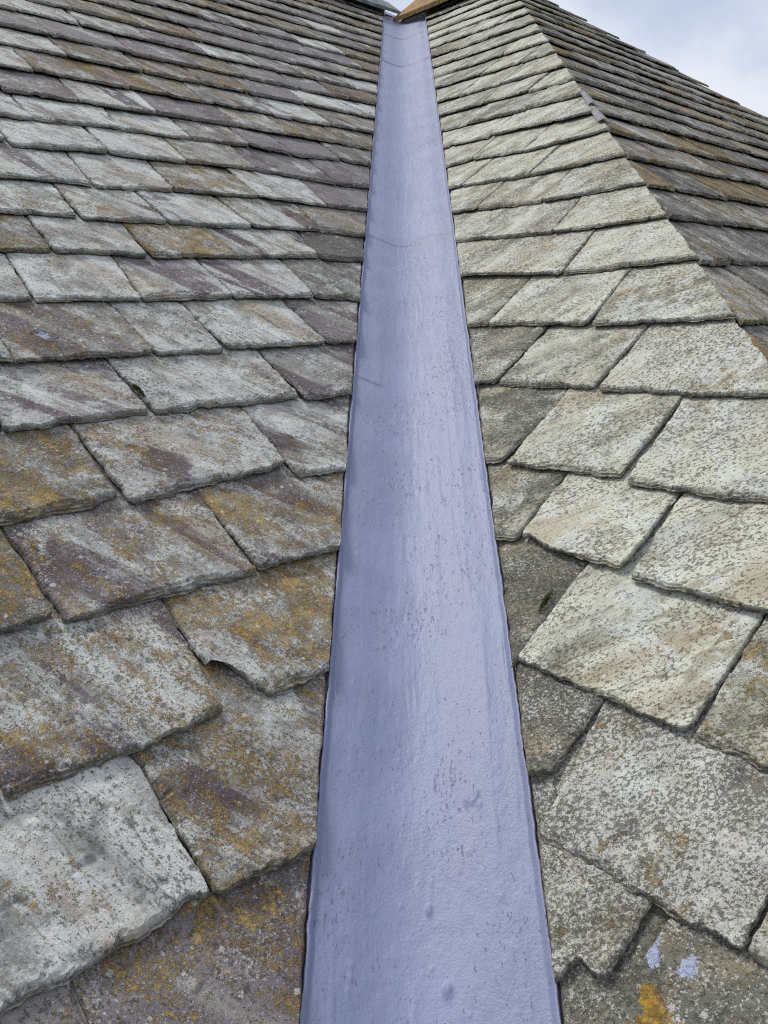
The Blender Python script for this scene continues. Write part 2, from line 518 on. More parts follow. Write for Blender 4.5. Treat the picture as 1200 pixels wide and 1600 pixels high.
V_EAVE = -0.45
hE = V_EAVE * CA
dl = deck('roof_deck', [plane_pt('L', -2.5, V_EAVE), plane_pt('L', hE + 0.05, V_EAVE), plane_pt('L', H_RIDGE + 0.05, V_RIDGE), plane_pt('L', -2.5, V_RIDGE)], left_roof)
dr = deck('front_slope', [plane_pt('R', -hE, V_EAVE), plane_pt('R', XH / S2 - hE, V_EAVE), plane_pt('R', XH / S2 - H_RIDGE, V_RIDGE), plane_pt('R', -H_RIDGE, V_RIDGE)], right_roof)
de = deck('end_slope', [plane_pt('E', hE, V_EAVE), plane_pt('E', 2 * H_RIDGE - hE, V_EAVE), plane_pt('E', H_RIDGE, V_RIDGE)], right_roof)
a0, a1 = plane_pt('R', XH / S2 - H_RIDGE, V_RIDGE), plane_pt('R', -H_RIDGE, V_RIDGE)
b0 = plane_pt('E', 2 * H_RIDGE - hE, V_EAVE)
b1 = a1 + Vector((S2, S2, -T)) * (H_RIDGE - hE)
deck('back_slope', [a0, a1, b1, b0], right_roof)
c0, c1 = plane_pt('L', -2.5, V_RIDGE), plane_pt('L', H_RIDGE, V_RIDGE)
dn = Vector((-S2, S2, -T)) * (H_RIDGE - hE)
deck('back_slope', [c0, c1, c1 + dn, c0 + dn], left_roof)


# ------------------------------------------------------------------ one slate
N_SLATE = {'L': 0, 'R': 0, 'E': 0}
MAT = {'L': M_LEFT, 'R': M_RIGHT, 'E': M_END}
PAR = {'L': left_roof, 'R': right_roof, 'E': right_roof}


def make_slate(side, ul, vl, ur, vr, skl, skr, gauge, look, cut='', chips=(), rng=random, patches=()):
    """a riven slate. (ul, vl)-(ur, vr) is its tail on the slope, skl/skr the lean of its sides, cut marks a side trimmed
    along the valley or the hip. chips: (position 0..1 along the tail, half width, depth). patches: blobs of paint or lichen."""
    pale, purple, ochre, dark, speck, spots = look
    uc, vc = 0.5 * (ul + ur), 0.5 * (vl + vr)
    org = plane_pt(side, uc, vc)
    px = to_pixel(org + AXV[side] * 0.08)
    dist = max(0.75, px[2]) if px else 1.2
    inside = px is not None and -160 < px[0] < 1360 and -160 < px[1] < 1760
    seed = rng.random() * 60
    sd = int(seed * 7)
    thick = rng.uniform(0.0085, 0.0125)
    gap = rng.uniform(0.0012, 0.0038)
    slope = (0.0118 + gap) / gauge
    width = max(0.02, ur - ul)
    dx = (0.0030 if dist < 1.7 else 0.0022 * dist) if inside else 0.02
    dx = min(max(dx, width / 110), width / 8)
    inner = np.linspace(0.010, width - 0.010, max(4, int(width / dx)))
    ss = np.concatenate([[0, 0.0018, 0.0045], inner, [width - 0.0045, width - 0.0018, width]])
    ss = np.unique(np.clip(ss / width, 0, 1))
    dy = min(max(dx * 1.15, 0.0032), 0.03)
    near = [0, 0.0014, 0.003, 0.005, 0.0075, 0.0105, 0.0145, 0.019, 0.024]
    if dist > 2.6 or not inside:
        near = [0, 0.003, 0.008, 0.015, 0.024]
    rr = np.concatenate([near, np.arange(0.029, gauge + 0.035, dy), [gauge * 1.5, gauge * 2 + 0.05]])
    S, Rr = np.meshgrid(ss, rr)
    vt = vl + (vr - vl) * S
    # ragged tail
    uu = (S - 0.5) * width
    tw = fbm(uu * 15, uu * 0 + seed, sd, 4)
    tail = 0.0080 * np.abs(2 * tw - 1) + 0.0026 * np.floor(4.5 * fbm(uu * 30, uu * 0 + seed, sd + 3, 3)) * 0.6 + 0.0030 * fbm(uu * 120, uu * 0 + seed, sd + 5, 2) - 0.0055
    cr_l, cr_r = rng.uniform(0.003, 0.014), rng.uniform(0.003, 0.014)
    for cr, dc, on in ((cr_l, S * width, 'l' not in cut), (cr_r, (1 - S) * width, 'r' not in cut)):
        if on:
            q = np.clip(1 - dc / cr, 0, 1)
            tail = tail + cr * (1 - np.sqrt(1 - q * q * 0.98))
    for cp, cw, cdp in chips:
        q = np.clip(1 - np.abs(S - cp) / cw, 0, 1)
        tail = tail + cdp * np.clip(q * 1.15, 0, 1) + cdp * 0.45 * (fbm(uu * 75, uu * 0 + seed, sd + 9, 4) - 0.5) * np.clip(q * 4, 0, 1)
    fade = np.exp(-Rr / 0.05)
    V = vt + Rr + tail * fade
    # sides
    jag = lambda k, amp: amp * (fbm(V * 34, V * 0 + k, sd + int(k), 3) - 0.5) + amp * 0.4 * (fbm(V * 160, V * 0 + k, sd + int(k) + 2, 2) - 0.5)
    LB = ul + skl * (V - vl) + jag(3, 0.0060)
    RB = ur + skr * (V - vr) + jag(8, 0.0060)
    if cut:
        lo, hi = (V * CA, None) if side == 'E' else ((WV / S2 - V * CA, XH / S2 - V * CA) if side == 'R' else (None, V * CA - WV / S2))
        if 'l' in cut:
            LB = lo - 0.0008 + jag(3, 0.0065 if side != 'E' else 0.004) + (0.004 if side == 'E' else 0)
        if 'r' in cut:
            RB = hi + 0.002 + jag(8, 0.004) if side == 'R' else hi + 0.0008 + jag(8, 0.0065)
    if side == 'E':
        LB = np.maximum(LB, V * CA + 0.011 + jag(9, 0.014))
        RB = np.maximum(RB, LB + 0.003)
    elif side == 'R':
        RB = np.minimum(RB, XH / S2 - V * CA - 0.001 + jag(10, 0.011))
        LB = np.minimum(LB, RB - 0.003)
    W = np.maximum(RB - LB, 0.003)
    U = LB + S * W
    # relief of the riven face
    rl = 0.0026 * (fbm(U * 8, V * 8, sd + 1, 3) - 0.5) + 0.0011 * (fbm(U * 34 + V * 12, V * 22, sd + 2, 4) - 0.5)
    l1 = fbm(U * 9 + V * 3, V * 5 - U * 2, sd + 4, 4)
    rl = rl - 0.0011 * sstep(l1, 0.60, 0.615) - 0.0011 * sstep(l1, 0.68, 0.695) + 0.0010 * sstep(-l1, -0.36, -0.345)
    # flaked bevel along tail and sides
    e_tail = 0.0016 + 0.060 * np.maximum(0, fbm(U * 12, V * 0 + seed, sd + 6, 4) - 0.36) ** 1.25 + 0.007 * (fbm(U * 70, V * 70, sd + 7, 3) - 0.42)
    e_side = 0.0008 + 0.030 * np.maximum(0, fbm(V * 14, V * 0 + seed, sd + 8, 4) - 0.45) ** 1.2
    qt = 1 - np.clip((Rr + 0.0004) / np.maximum(e_tail, 0.0012), 0, 1)
    ql = 1 - np.clip(S * W / (e_side if 'l' not in cut else 0.0025), 0, 1)
    qr = 1 - np.clip((1 - S) * W / (e_side if 'r' not in cut else 0.0025), 0, 1)
    q = np.maximum(qt, 0.75 * np.maximum(ql, qr))
    drop = thick * 0.80 * q ** 1.15
    stp = 0.0030
    ph = fbm(U * 20, V * 36, sd + 12, 4) * 1.7 - 0.35
    drop = 0.10 * drop + 0.90 * stp * np.maximum(0, np.floor(drop / stp + ph))
    drop = np.minimum(drop, thick * 0.9)
    lift = rng.uniform(-0.0012, 0.0018)
    tilt = rng.uniform(-0.007, 0.007)
    Z = -slope * Rr + rl - drop + lift + tilt * (U - uc)
    nr, nc = U.shape
    X, Y = U - uc, V - vc
    top = np.stack([X, Y, Z], -1).reshape(-1, 3)
    idx = np.arange(nr * nc).reshape(nr, nc)
    F = [np.stack([idx[:-1, :-1], idx[:-1, 1:], idx[1:, 1:], idx[1:, :-1]], -1).reshape(-1, 4)]
    E = [np.maximum(np.clip(q * 1.1, 0, 1), 0).ravel()]
    VV = [top]
    # rim: tail, left and right sides, with two ragged ledges
    base = nr * nc
    rim = np.concatenate([idx[::-1, 0], idx[0, 1:-1], idx[:, -1]])
    pts = top[rim]
    low = -slope * np.concatenate([Rr[::-1, 0], Rr[0, 1:-1], Rr[:, -1]]) + lift + tilt * pts[:, 0] - thick
    ctr = np.array([0, gauge * 0.9, 0])
    dirv = ctr - pts
    dirv[:, 2] = 0
    dirv /= np.maximum(1e-6, np.linalg.norm(dirv, axis=1, keepdims=True))
    k = len(rim)
    rings = [pts]
    for fr, bi in ((0.22, -0.0012), (0.36, 0.0016), (0.55, -0.0006), (0.72, 0.0022), (1.0, 0.0012)):
        ins = bi + 0.0042 * (fbm(np.arange(k) * dx * 60, np.full(k, fr * 19), sd + 20, 4) - 0.36)
        r = pts + dirv * ins[:, None]
        r[:, 2] = pts[:, 2] + (np.minimum(low, pts[:, 2] - 0.001) - pts[:, 2]) * fr
        rings.append(r)
    ids = []
    for r in rings:
        ids.append(np.arange(base, base + k))
        VV.append(r)
        E.append(np.full(k, 1.0))
        base += k
    for i0, i1 in zip(ids[:-1], ids[1:]):
        F.append(np.stack([i0[:-1], i1[:-1], i1[1:], i0[1:]], -1))
    Fa, Ea = np.concatenate(F), np.concatenate(E)
    me = mesh_from('slate', np.concatenate(VV), Fa, Ea)
    me.polygons.foreach_set('use_smooth', Ea[Fa].max(axis=1) < 0.02)      # broken edges stay faceted
    for nm, cu, cv, ru, rv, ang in patches:
        du, dv = U - cu, V - cv
        p = (du * math.cos(ang) + dv * math.sin(ang)) / ru
        s = (-du * math.sin(ang) + dv * math.cos(ang)) / rv
        a_ = me.attributes.get(nm) or me.attributes.new(nm, 'FLOAT', 'POINT')
        val = np.zeros(len(Ea), np.float32)
        a_.data.foreach_get('value', val)
        val[:nr * nc] = np.maximum(val[:nr * nc], np.exp(-(p * p + s * s) * 0.8).ravel())
        a_.data.foreach_set('value', val)
    ax, av, an = AXU[side], AXV[side], NRM[side]
    mat = Matrix(((ax.x, av.x, an.x, org.x), (ax.y, av.y, an.y, org.y), (ax.z, av.z, an.z, org.z), (0, 0, 0, 1)))
    o = link_mesh('slate', me, MAT[side], PAR[side], mat)
    N_SLATE[side] += 1
    for kk, vv in (('pale', pale), ('purple', purple), ('ochre', ochre), ('dark', dark), ('speck', speck), ('spots', spots), ('seed', seed), ('tone', rng.random()), ('grain', {'L': -0.6, 'R': 0.65, 'E': -0.4}[side] + rng.uniform(-0.28, 0.28))):
        o[kk] = float(vv)
    return o


# tail of each slate on its slope in metres: course, u and v of its left and right corners, lean of its sides, trimmed side, then
# how pale, purple, ochre, dark, speckled and spotted its face is
SLATES_LEFT = [
(1,None,None,0.349,0.835,0.00,-0.01,'',0.75,0.15,0.3,0.05,0.3,0.8),
(1,0.355,0.836,0.471,0.822,-0.04,0.00,'V',0.5,0.45,0.62,0.1,0.5,0.3),
(0,0.195,0.640,0.330,0.640,0.00,0.00,'V',0.3,0.8,0.55,0.15,0.35,0.1),
(2,None,None,0.474,1.027,0.00,0.06,'',0.7,0.55,0.58,0,0.5,0.9),
(2,0.524,1.027,0.643,1.028,-0.20,0.00,'V',0.6,0.35,0.68,0.05,0.5,0.6),
(3,None,None,0.337,1.238,0.00,-0.02,'',0.2,0.35,0.76,0.2,0.4,0.2),
(3,0.347,1.229,0.640,1.224,-0.07,0.00,'',0.55,0.55,0.52,0.05,0.4,0.2),
(3,0.647,1.226,0.800,1.225,-0.04,0.00,'V',0.6,0.45,0.6,0.1,0.5,0.1),
(4,None,None,0.509,1.418,0.00,-0.02,'',0.3,0.35,0.76,0.1,0.5,0.1),
(4,0.520,1.406,0.830,1.431,-0.06,0.02,'',0.8,0.42,0.5,0.05,0.3,0.4),
(4,0.832,1.396,0.940,1.393,0.01,0.00,'V',0.65,0.6,0.3,0.1,0.3,0.5),
(5,None,None,0.396,1.601,0.00,0.00,'',0.4,0.4,0.4,0.1,0.3,0.1),
(5,0.397,1.601,0.645,1.607,0.00,-0.04,'',0.55,0.5,0.3,0.05,0.3,0.2),
(5,0.654,1.602,0.975,1.608,-0.08,0.00,'',0.7,0.25,0.35,0,0.3,0.8),
(5,0.984,1.596,1.100,1.598,-0.04,0.00,'V',0.55,0.55,0.3,0.15,0.3,0.3),
(6,None,None,0.469,1.767,0.00,0.00,'',0.5,0.3,0.4,0.1,0.3,0.2),
(6,0.468,1.765,0.731,1.768,0.00,-0.07,'',0.4,0.6,0.55,0.15,0.4,0.1),
(6,0.735,1.767,0.886,1.766,-0.07,-0.03,'',0.7,0.2,0.15,0,0.3,0.8),
(6,0.901,1.772,1.158,1.770,-0.10,-0.00,'',0.75,0.4,0.2,0,0.2,0.5),
(6,1.164,1.770,1.235,1.770,-0.02,0.00,'V',0.5,0.5,0.3,0.15,0.3,0.2),
(7,None,None,0.569,1.946,0.00,0.05,'',0.6,0.2,0.2,0.05,0.3,0.3),
(7,0.572,1.944,0.786,1.947,0.04,0.08,'',0.7,0.15,0.25,0,0.3,0.7),
(7,0.792,1.945,1.015,1.951,0.06,-0.05,'',0.65,0.45,0.25,0.05,0.3,0.5),
(7,1.020,1.951,1.245,1.953,-0.06,0.08,'',0.75,0.35,0.15,0,0.3,0.6),
(7,1.253,1.953,1.364,1.936,0.05,0.00,'V',0.45,0.2,0.3,0.3,0.3,0.2),
(8,None,None,0.672,2.120,0.00,0.01,'',0.3,0.3,0.6,0.1,0.4,0.2),
(8,0.674,2.118,0.878,2.111,0.01,0.07,'',0.6,0.4,0.35,0.05,0.3,0.3),
(8,0.891,2.107,1.119,2.118,-0.00,-0.04,'',0.5,0.15,0.7,0.05,0.5,0.2),
(8,1.123,2.118,1.389,2.139,-0.04,0.09,'',0.6,0.5,0.3,0.1,0.2,0.2),
(8,1.389,2.133,1.524,2.125,0.12,0.00,'V',0.2,0.3,0.15,0.7,0.2,0.1),
(9,None,None,0.784,2.265,0.00,0.04,'',0.7,0.2,0.4,0.05,0.3,0.3),
(9,0.795,2.256,1.009,2.264,-0.01,-0.10,'',0.75,0.2,0.45,0,0.3,0.3),
(9,1.012,2.265,1.252,2.270,-0.10,-0.10,'',0.8,0.4,0.15,0,0.3,0.2),
(9,1.257,2.270,1.486,2.275,-0.10,0.11,'',0.6,0.5,0.4,0.05,0.2,0.2),
(9,1.488,2.272,1.639,2.259,0.12,0.00,'V',0.4,0.3,0.45,0.3,0.2,0.2),
(10,None,None,0.883,2.418,0.00,0.04,'',0.7,0.5,0.2,0,0.3,0.3),
(10,0.889,2.413,1.106,2.433,0.02,0.07,'',0.75,0.4,0.3,0,0.2,0.3),
(10,1.110,2.433,1.375,2.440,0.07,-0.06,'',0.5,0.1,0.6,0.1,0.4,0.3),
(10,1.380,2.441,1.612,2.422,-0.06,0.07,'',0.7,0.1,0.15,0.05,0.2,0.2),
(10,1.617,2.423,1.763,2.417,0.07,0.00,'V',0.15,0.8,0.1,0.5,0.1,0.1),
(11,0.755,2.581,1.004,2.605,0.00,-0.01,'',0.85,0.1,0.3,0,0.3,0.3),
(11,1.006,2.602,1.232,2.606,0.00,0.04,'',0.8,0.2,0.05,0,0.1,0.1),
(11,1.237,2.607,1.467,2.612,0.04,0.01,'',0.5,0.4,0.5,0.1,0.3,0.2),
(11,1.470,2.609,1.761,2.580,0.03,0.00,'',0.3,0.8,0.15,0.35,0.1,0.1),
(11,1.767,2.581,1.898,2.584,0.00,0.00,'V',0.2,0.85,0.1,0.4,0.1,0.1),
(12,None,None,0.859,2.733,0.00,0.01,'',0.8,0.2,0.2,0,0.2,0.3),
(12,0.863,2.735,1.105,2.764,0.01,0.12,'',0.8,0.15,0.3,0,0.2,0.3),
(12,1.108,2.761,1.328,2.758,0.13,0.06,'',0.8,0.2,0.1,0,0.2,0.2),
(12,1.333,2.760,1.545,2.775,0.06,-0.05,'',0.5,0.5,0.5,0.15,0.2,0.2),
(12,1.548,2.772,1.700,2.751,-0.02,0.00,'',0.2,0.9,0.1,0.35,0.1,0.1),
(12,1.706,2.753,1.917,2.767,0.00,0.00,'',0.15,0.95,0.05,0.5,0.1,0.1),
(12,1.923,2.768,2.035,2.757,0.00,0.00,'V',0.4,0.5,0.3,0.25,0.1,0.1)]
SLATES_RIGHT = [
(0,-0.386,0.710,-0.344,0.755,0.00,0.06,'V',0.3,0.05,0.35,0.25,0.8,0.2),
(0,-0.342,0.703,None,None,0.15,0.00,'',0.15,0.05,0.3,0.65,0.5,0.1),
(1,-0.540,0.899,-0.519,0.912,0.00,0.05,'V',0.1,0.05,0.15,0.75,0.4,0.1),
(1,-0.491,0.836,-0.246,0.828,-0.09,0.02,'',0.45,0.05,0.35,0.2,1,0.1),
(1,-0.242,0.831,None,None,0.02,0.00,'',0.5,0.05,0.5,0.2,0.5,0.1),
(2,-0.652,1.030,-0.656,1.044,0.00,0.06,'V',0.1,0.05,0.15,0.75,0.4,0.1),
(2,-0.652,1.043,-0.387,1.025,0.05,0.07,'',0.85,0,0.25,0,0.35,0.2),
(2,-0.382,1.024,None,None,0.05,0.00,'',0.6,0,0.6,0.15,0.4,0.2),
(3,-0.819,1.239,-0.779,1.247,0.00,-0.01,'V',0.5,0.1,0.2,0.4,0.4,0.1),
(3,-0.774,1.247,-0.579,1.233,-0.03,0.06,'',0.85,0.1,0.1,0,0.3,0.2),
(3,-0.563,1.222,None,None,-0.01,0.00,'',0.8,0.05,0.3,0,0.2,0.1),
(4,-0.959,1.403,-0.931,1.408,0.00,0.15,'V',0.4,0.05,0.15,0.45,0.4,0.1),
(4,-0.907,1.408,-0.673,1.412,0.05,0.06,'',0.75,0,0.15,0.05,0.5,0.2),
(4,-0.658,1.400,None,None,-0.01,0.00,'H',0.85,0,0.15,0,0.6,0.3),
(5,-1.126,1.617,-1.073,1.623,0.00,0.04,'V',0.4,0,0.2,0.35,0.5,0.1),
(5,-1.067,1.621,-0.838,1.625,0.03,0.07,'',0.7,0.1,0.15,0.1,0.5,0.1),
(5,-0.826,1.620,None,None,0.01,0.00,'H',0.85,0.05,0.35,0,0.7,0.2),
(6,-1.290,1.819,-1.228,1.822,0.00,-0.00,'V',0.55,0,0.1,0.3,0.5,0.1),
(6,-1.224,1.822,-0.957,1.822,-0.00,-0.02,'',0.8,0,0.15,0.05,0.5,0.1),
(6,-0.947,1.818,-0.658,1.834,-0.06,0.00,'H',0.7,0.05,0.35,0.1,0.5,0.1),
(7,-1.474,2.038,-1.133,2.013,0.00,-0.08,'V',0.75,0,0.1,0.1,0.6,0.1),
(7,-1.129,2.012,-0.811,2.036,-0.08,0.00,'H',0.85,0.05,0.1,0,0.5,0.1),
(8,-1.618,2.216,-1.271,2.202,0.00,-0.08,'V',0.7,0.05,0.1,0.1,0.6,0.1),
(8,-1.267,2.202,-0.959,2.216,-0.08,0.00,'H',0.8,0.05,0.35,0,0.4,0.1),
(9,-1.751,2.382,-1.650,2.385,0.00,-0.02,'V',0.7,0,0.1,0.15,0.4,0.1),
(9,-1.648,2.385,-1.410,2.376,-0.02,-0.03,'',0.7,0.05,0.1,0.15,0.4,0.1),
(9,-1.407,2.379,-1.104,2.394,-0.03,0.00,'H',0.75,0,0.3,0.1,0.5,0.1),
(10,-1.891,2.558,-1.829,2.558,0.00,0.08,'V',0.75,0,0.1,0.1,0.3,0.1),
(10,-1.826,2.557,-1.555,2.548,0.08,-0.00,'',0.8,0,0.2,0.05,0.3,0.1),
(10,-1.552,2.547,-1.244,2.572,-0.00,0.00,'H',0.8,0,0.15,0.05,0.4,0.1),
(11,-2.028,2.725,-1.915,2.741,0.00,0.02,'V',0.75,0,0.15,0.1,0.3,0.1),
(11,-1.912,2.740,-1.687,2.722,0.02,-0.04,'',0.7,0.15,0.15,0.1,0.3,0.1),
(11,-1.684,2.721,-1.401,2.751,-0.04,0.00,'H',0.75,0,0.15,0.1,0.3,0.1)]

V_LEFT = {-2: 0.26, -1: 0.45, 0: 0.640, 1: 0.832, 2: 1.027, 3: 1.227, 4: 1.412, 5: 1.603, 6: 1.768, 7: 1.948, 8: 2.118, 9: 2.267, 10: 2.428, 11: 2.600, 12: 2.760}
for i_, v_ in enumerate((2.906, 3.064, 3.225, 3.378, 3.537, 3.682, 3.835, 3.99, 4.14, 4.297, 4.448, 4.60, 4.755, 4.90, 5.04)):
    V_LEFT[13 + i_] = v_
V_RIGHT = {-2: 0.34, -1: 0.53, 0: 0.690, 1: 0.832, 2: 1.027, 3: 1.235, 4: 1.406, 5: 1.621, 6: 1.822, 7: 2.025, 8: 2.208, 9: 2.384, 10: 2.557, 11: 2.735}
for i_, v_ in enumerate((2.90, 3.065, 3.222, 3.385, 3.57, 3.735, 3.897, 4.063, 4.232, 4.395, 4.54, 4.703, 4.86, 5.01)):
    V_RIGHT[12 + i_] = v_


def gauge_of(tab, c):
    return tab[c + 1] - tab[c] if c + 1 in tab else 0.15


R1 = random.Random(5)


def look_left(u, v):
    """pale, heather, rusty and plain grey slates, mixed as they come"""
    q = float(vnoise(u * 1.1, v * 1.4, 4))
    k = R1.random()
    top = float(sstep(v, 3.5, 4.4))
    if k < 0.40 - 0.25 * top:
        return (R1.uniform(0.75, 1.0), R1.uniform(0.25, 0.5), R1.uniform(0.1, 0.35), 0, R1.uniform(0.1, 0.4), R1.uniform(0.2, 0.6))
    if k < 0.62:
        return (R1.uniform(0.2, 0.5), R1.uniform(0.75, 1.1), R1.uniform(0.1, 0.35), R1.uniform(0.15, 0.5), R1.uniform(0.0, 0.2), 0.1)
    if k < 0.84 + 0.1 * top:
        return (R1.uniform(0.35, 0.6), R1.uniform(0.3, 0.6), R1.uniform(0.5, 0.72), R1.uniform(0.1, 0.35), R1.uniform(0.1, 0.3), 0.2)
    return (R1.uniform(0.3, 0.6), R1.uniform(0.3, 0.6), R1.uniform(0.2, 0.4), R1.uniform(0.2, 0.5), R1.uniform(0.1, 0.3), 0.3)


def look_right():
    return (R1.uniform(0.5, 0.95), 0.3 * R1.random(), R1.choice((0.05, 0.15, 0.25, 0.42)), R1.choice((0, 0.05, 0.2, 0.4)), R1.uniform(0.2, 0.6), 0.1)


def look_end(v):
    return (R1.uniform(0.25, 0.7), 0.25 * R1.random(), R1.choice((0.15, 0.35, 0.55, 0.74)), R1.uniform(0.0, 0.45), R1.uniform(0.1, 0.4), 0.1)


def run(side, c, v, gauge, start, stop, step_sign, cut_first, look, first=None):
    """lay slates along a course from start to stop"""
    u = start
    k = 0
    while (u - stop) * step_sign < 0:
        wd = first if (first and k == 0) else R1.uniform(0.20, 0.29)
        u2 = u + wd * step_sign
        last = (u2 - stop) * step_sign >= -0.08
        a, b = (u, u2) if step_sign > 0 else (u2, u)
        cut = ''
        if k == 0 and cut_first:
            cut += 'l' if step_sign > 0 else 'r'
        if last and stop_cut.get(side):
            cut += 'r' if step_sign > 0 else 'l'
            if step_sign > 0:
                b = stop
            else:
                a = stop
        j = R1.uniform(-0.006, 0.006)
        make_slate(side, a + 0.0015, v + j + R1.uniform(-0.004, 0.004), b - 0.0015, v + j + R1.uniform(-0.004, 0.004), R1.uniform(-0.04, 0.04), R1.uniform(-0.04, 0.04), gauge, look(u, v), cut, rng=R1,
                   chips=((R1.random(), R1.uniform(0.04, 0.12), R1.uniform(0.004, 0.010)),) if R1.random() < 0.4 else ())
        u = u2
        k += 1
        if last and stop_cut.get(side):
            break


stop_cut = {'L': False, 'R': True, 'E': False}

# ---- left slope
by_course = {}
for s in SLATES_LEFT:
    by_course.setdefault(s[0], []).append(s)
LEFT_LIMIT = lambda v: -0.62 + 0.345 * v
for c in sorted(V_LEFT):
    v, gg = V_LEFT[c], gauge_of(V_LEFT, c)
    if v > V_RIDGE - 0.06:
        continue
    rows = by_course.get(c, [])
    if not rows:
        end = v * CA - WV / S2
        run('L', c, v, gg, end, LEFT_LIMIT(v), -1, True, look_left, first=(0.11 if c % 2 else 0.22) + R1.uniform(-0.02, 0.03))
        continue
    first_u = None
    for i, (cc, ul, vl, ur, vr, skl, skr, cut, *look) in enumerate(rows):
        if c == 1 and i == 1:
            vl, ul = 0.836, 0.355
        if ur is None:
            ur, vr = ul + 0.25, vl
        if ul is None:
            ul, vl, skl = ur - R1.uniform(0.27, 0.33), vr + R1.uniform(-0.004, 0.004), skr * 0.5
        if i == 0:
            first_u, first_v = ul, vl
        if i > 0 and rows[i - 1][3] is not None and ul - rows[i - 1][3] < 0.006 and not (c == 2):
            ul = rows[i - 1][3] + 0.0035
        chips, patches = (), ()
        if c == 2 and i == 1:
            chips = ((0.0, 0.36, 0.085),)
            ul, vl, vr, skl = 0.487, 1.024, 1.028, 0.0
        if c == 1 and i == 0:
            chips = ((0.93, 0.10, 0.010),)
        if c == 4 and i == 0:
            chips = ((0.97, 0.15, 0.012),)
        if c == 6 and i == 1:
            patches = (('splash', 0.545, 1.835, 0.010, 0.013, 0.2),)
        make_slate('L', ul, vl, ur, vr, skl, skr, gg, look, 'r' if 'V' in cut else '', chips, R1, patches)
    if c <= 12:
        run('L', c, V_LEFT[c], gg, first_u - 0.004, LEFT_LIMIT(v), -1, False, look_left)

# ---- right slope, out to the hip
by_course = {}
for s in SLATES_RIGHT:
    by_course.setdefault(s[0], []).append(s)
HIP_V = {}
for c in sorted(V_RIGHT):
    v, gg = V_RIGHT[c], max(gauge_of(V_RIGHT, c), 0.19 if c < 1 else 0)
    if v > V_RIDGE - 0.08:
        continue
    rows = by_course.get(c, [])
    u_hip = XH / S2 - v * CA
    u_val = WV / S2 - v * CA
    if not rows:
        run('R', c, v, gg, u_val, u_hip, 1, True, lambda a, b: look_right() if c > 0 else (0.15, 0.05, 0.2, 0.7, 0.4, 0.1), first=(0.12 if c % 2 else 0.24) + R1.uniform(-0.02, 0.03))
        continue
    for i, (cc, ul, vl, ur, vr, skl, skr, cut, *look) in enumerate(rows):
        last = i == len(rows) - 1
        k = 'l' if 'V' in cut else ''
        if 'H' in cut:
            k += 'r'
            ur, vr = u_hip, (vr if vr is not None else vl + 0.004)
        elif ur is None:
            ur, vr = ul + R1.uniform(0.24, 0.28), vl - 0.003
        if 'V' in cut:
            ul = WV / S2 - vl * CA
            if ur < ul + 0.03:
                ur = ul + 0.03
        if i > 0 and rows[i - 1][3] is not None and abs(ul - rows[i - 1][3]) < 0.005:
            ul = rows[i - 1][3] + 0.0035
        chips, patches = (), ()
        if c == 0 and i == 0:
            ul, vl, ur, vr = WV / S2 - 0.71 * CA, 0.712, -0.349, 0.742
            chips = ((0.55, 0.30, 0.016),)
        if c == 0 and i == 1:
            ul, vl, vr, skl = -0.3425, 0.680, 0.655, 0.14
            ur = ul + 0.31
            patches = (('splash', -0.319, 0.787, 0.007, 0.013, 0.5), ('splash', -0.286, 0.797, 0.010, 0.012, 0.2), ('crust', -0.300, 0.738, 0.015, 0.030, 0.35))
        if c == 1 and i == 0:
            ul, vl, ur, vr = WV / S2 - 0.9 * CA, 0.897, -0.513, 0.908
        if c == 2 and i == 0:
            ul, vl, ur, vr = WV / S2 - 1.03 * CA, 1.028, -0.650, 1.036
            ul = min(ul, ur - 0.02)
        if c == 3 and i == 1:
            chips = ((0.12, 0.14, 0.008),)
        make_slate('R', ul, vl, ur, vr, skl, skr, gg, look, k, chips, R1, patches)
        if last and 'H' not in cut:
            u = ur + 0.003
            while u < u_hip - 0.02:
                u2 = u + R1.uniform(0.22, 0.28)
                kk = ''
                if u2 > u_hip - 0.09:
                    u2, kk = u_hip, 'r'
                make_slate('R', u, v, u2 - 0.003, v + 0.003, 0, 0.02, gg, look_right(), kk, (), R1)
                u = u2
        if 'H' in cut:
            HIP_V[c] = vr

# ---- hip end slope, only as far round as it can be seen
for c in sorted(V_RIGHT):
    v, gg = V_RIGHT[c] + 0.0, gauge_of(V_RIGHT, c)
    if v < 0.3 or v > V_RIDGE - 0.06:
        continue
    u = v * CA
    far = 2 * H_RIDGE - u
    k = 0
    while u < far:
        wd = R1.uniform(0.24, 0.33) if k else (0.17 if c % 2 else 0.30)
        p = to_pixel(plane_pt('E', u, v))
        if (p is None or p[0] > 1500) and u > v * CA + 1.0:
            break
        j = R1.uniform(-0.008, 0.008)
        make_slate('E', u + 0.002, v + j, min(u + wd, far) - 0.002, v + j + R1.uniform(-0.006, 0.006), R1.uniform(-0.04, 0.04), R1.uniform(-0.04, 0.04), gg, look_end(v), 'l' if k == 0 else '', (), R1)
        u += wd
        k += 1

# ------------------------------------------------------------------ hip and ridge fittings
def strip(name, a, b, c, d, th, material, parent):
    """thin sheet with four corners and thickness"""
    a, b, c, d = (Vector(q) for q in (a, b, c, d))
    nn = (b - a).cross(d - a).normalized() * th
    vs = [a, b, c, d, a - nn, b - nn, c - nn, d - nn]
    me = bpy.data.meshes.new(name)
    me.from_pydata([tuple(q) for q in vs], [], [(0, 1, 2, 3), (7, 6, 5, 4), (0, 4, 5, 1), (1, 5, 6, 2), (2, 6, 7, 3), (3, 7, 4, 0)])
    return link_mesh(name, me, material, parent)


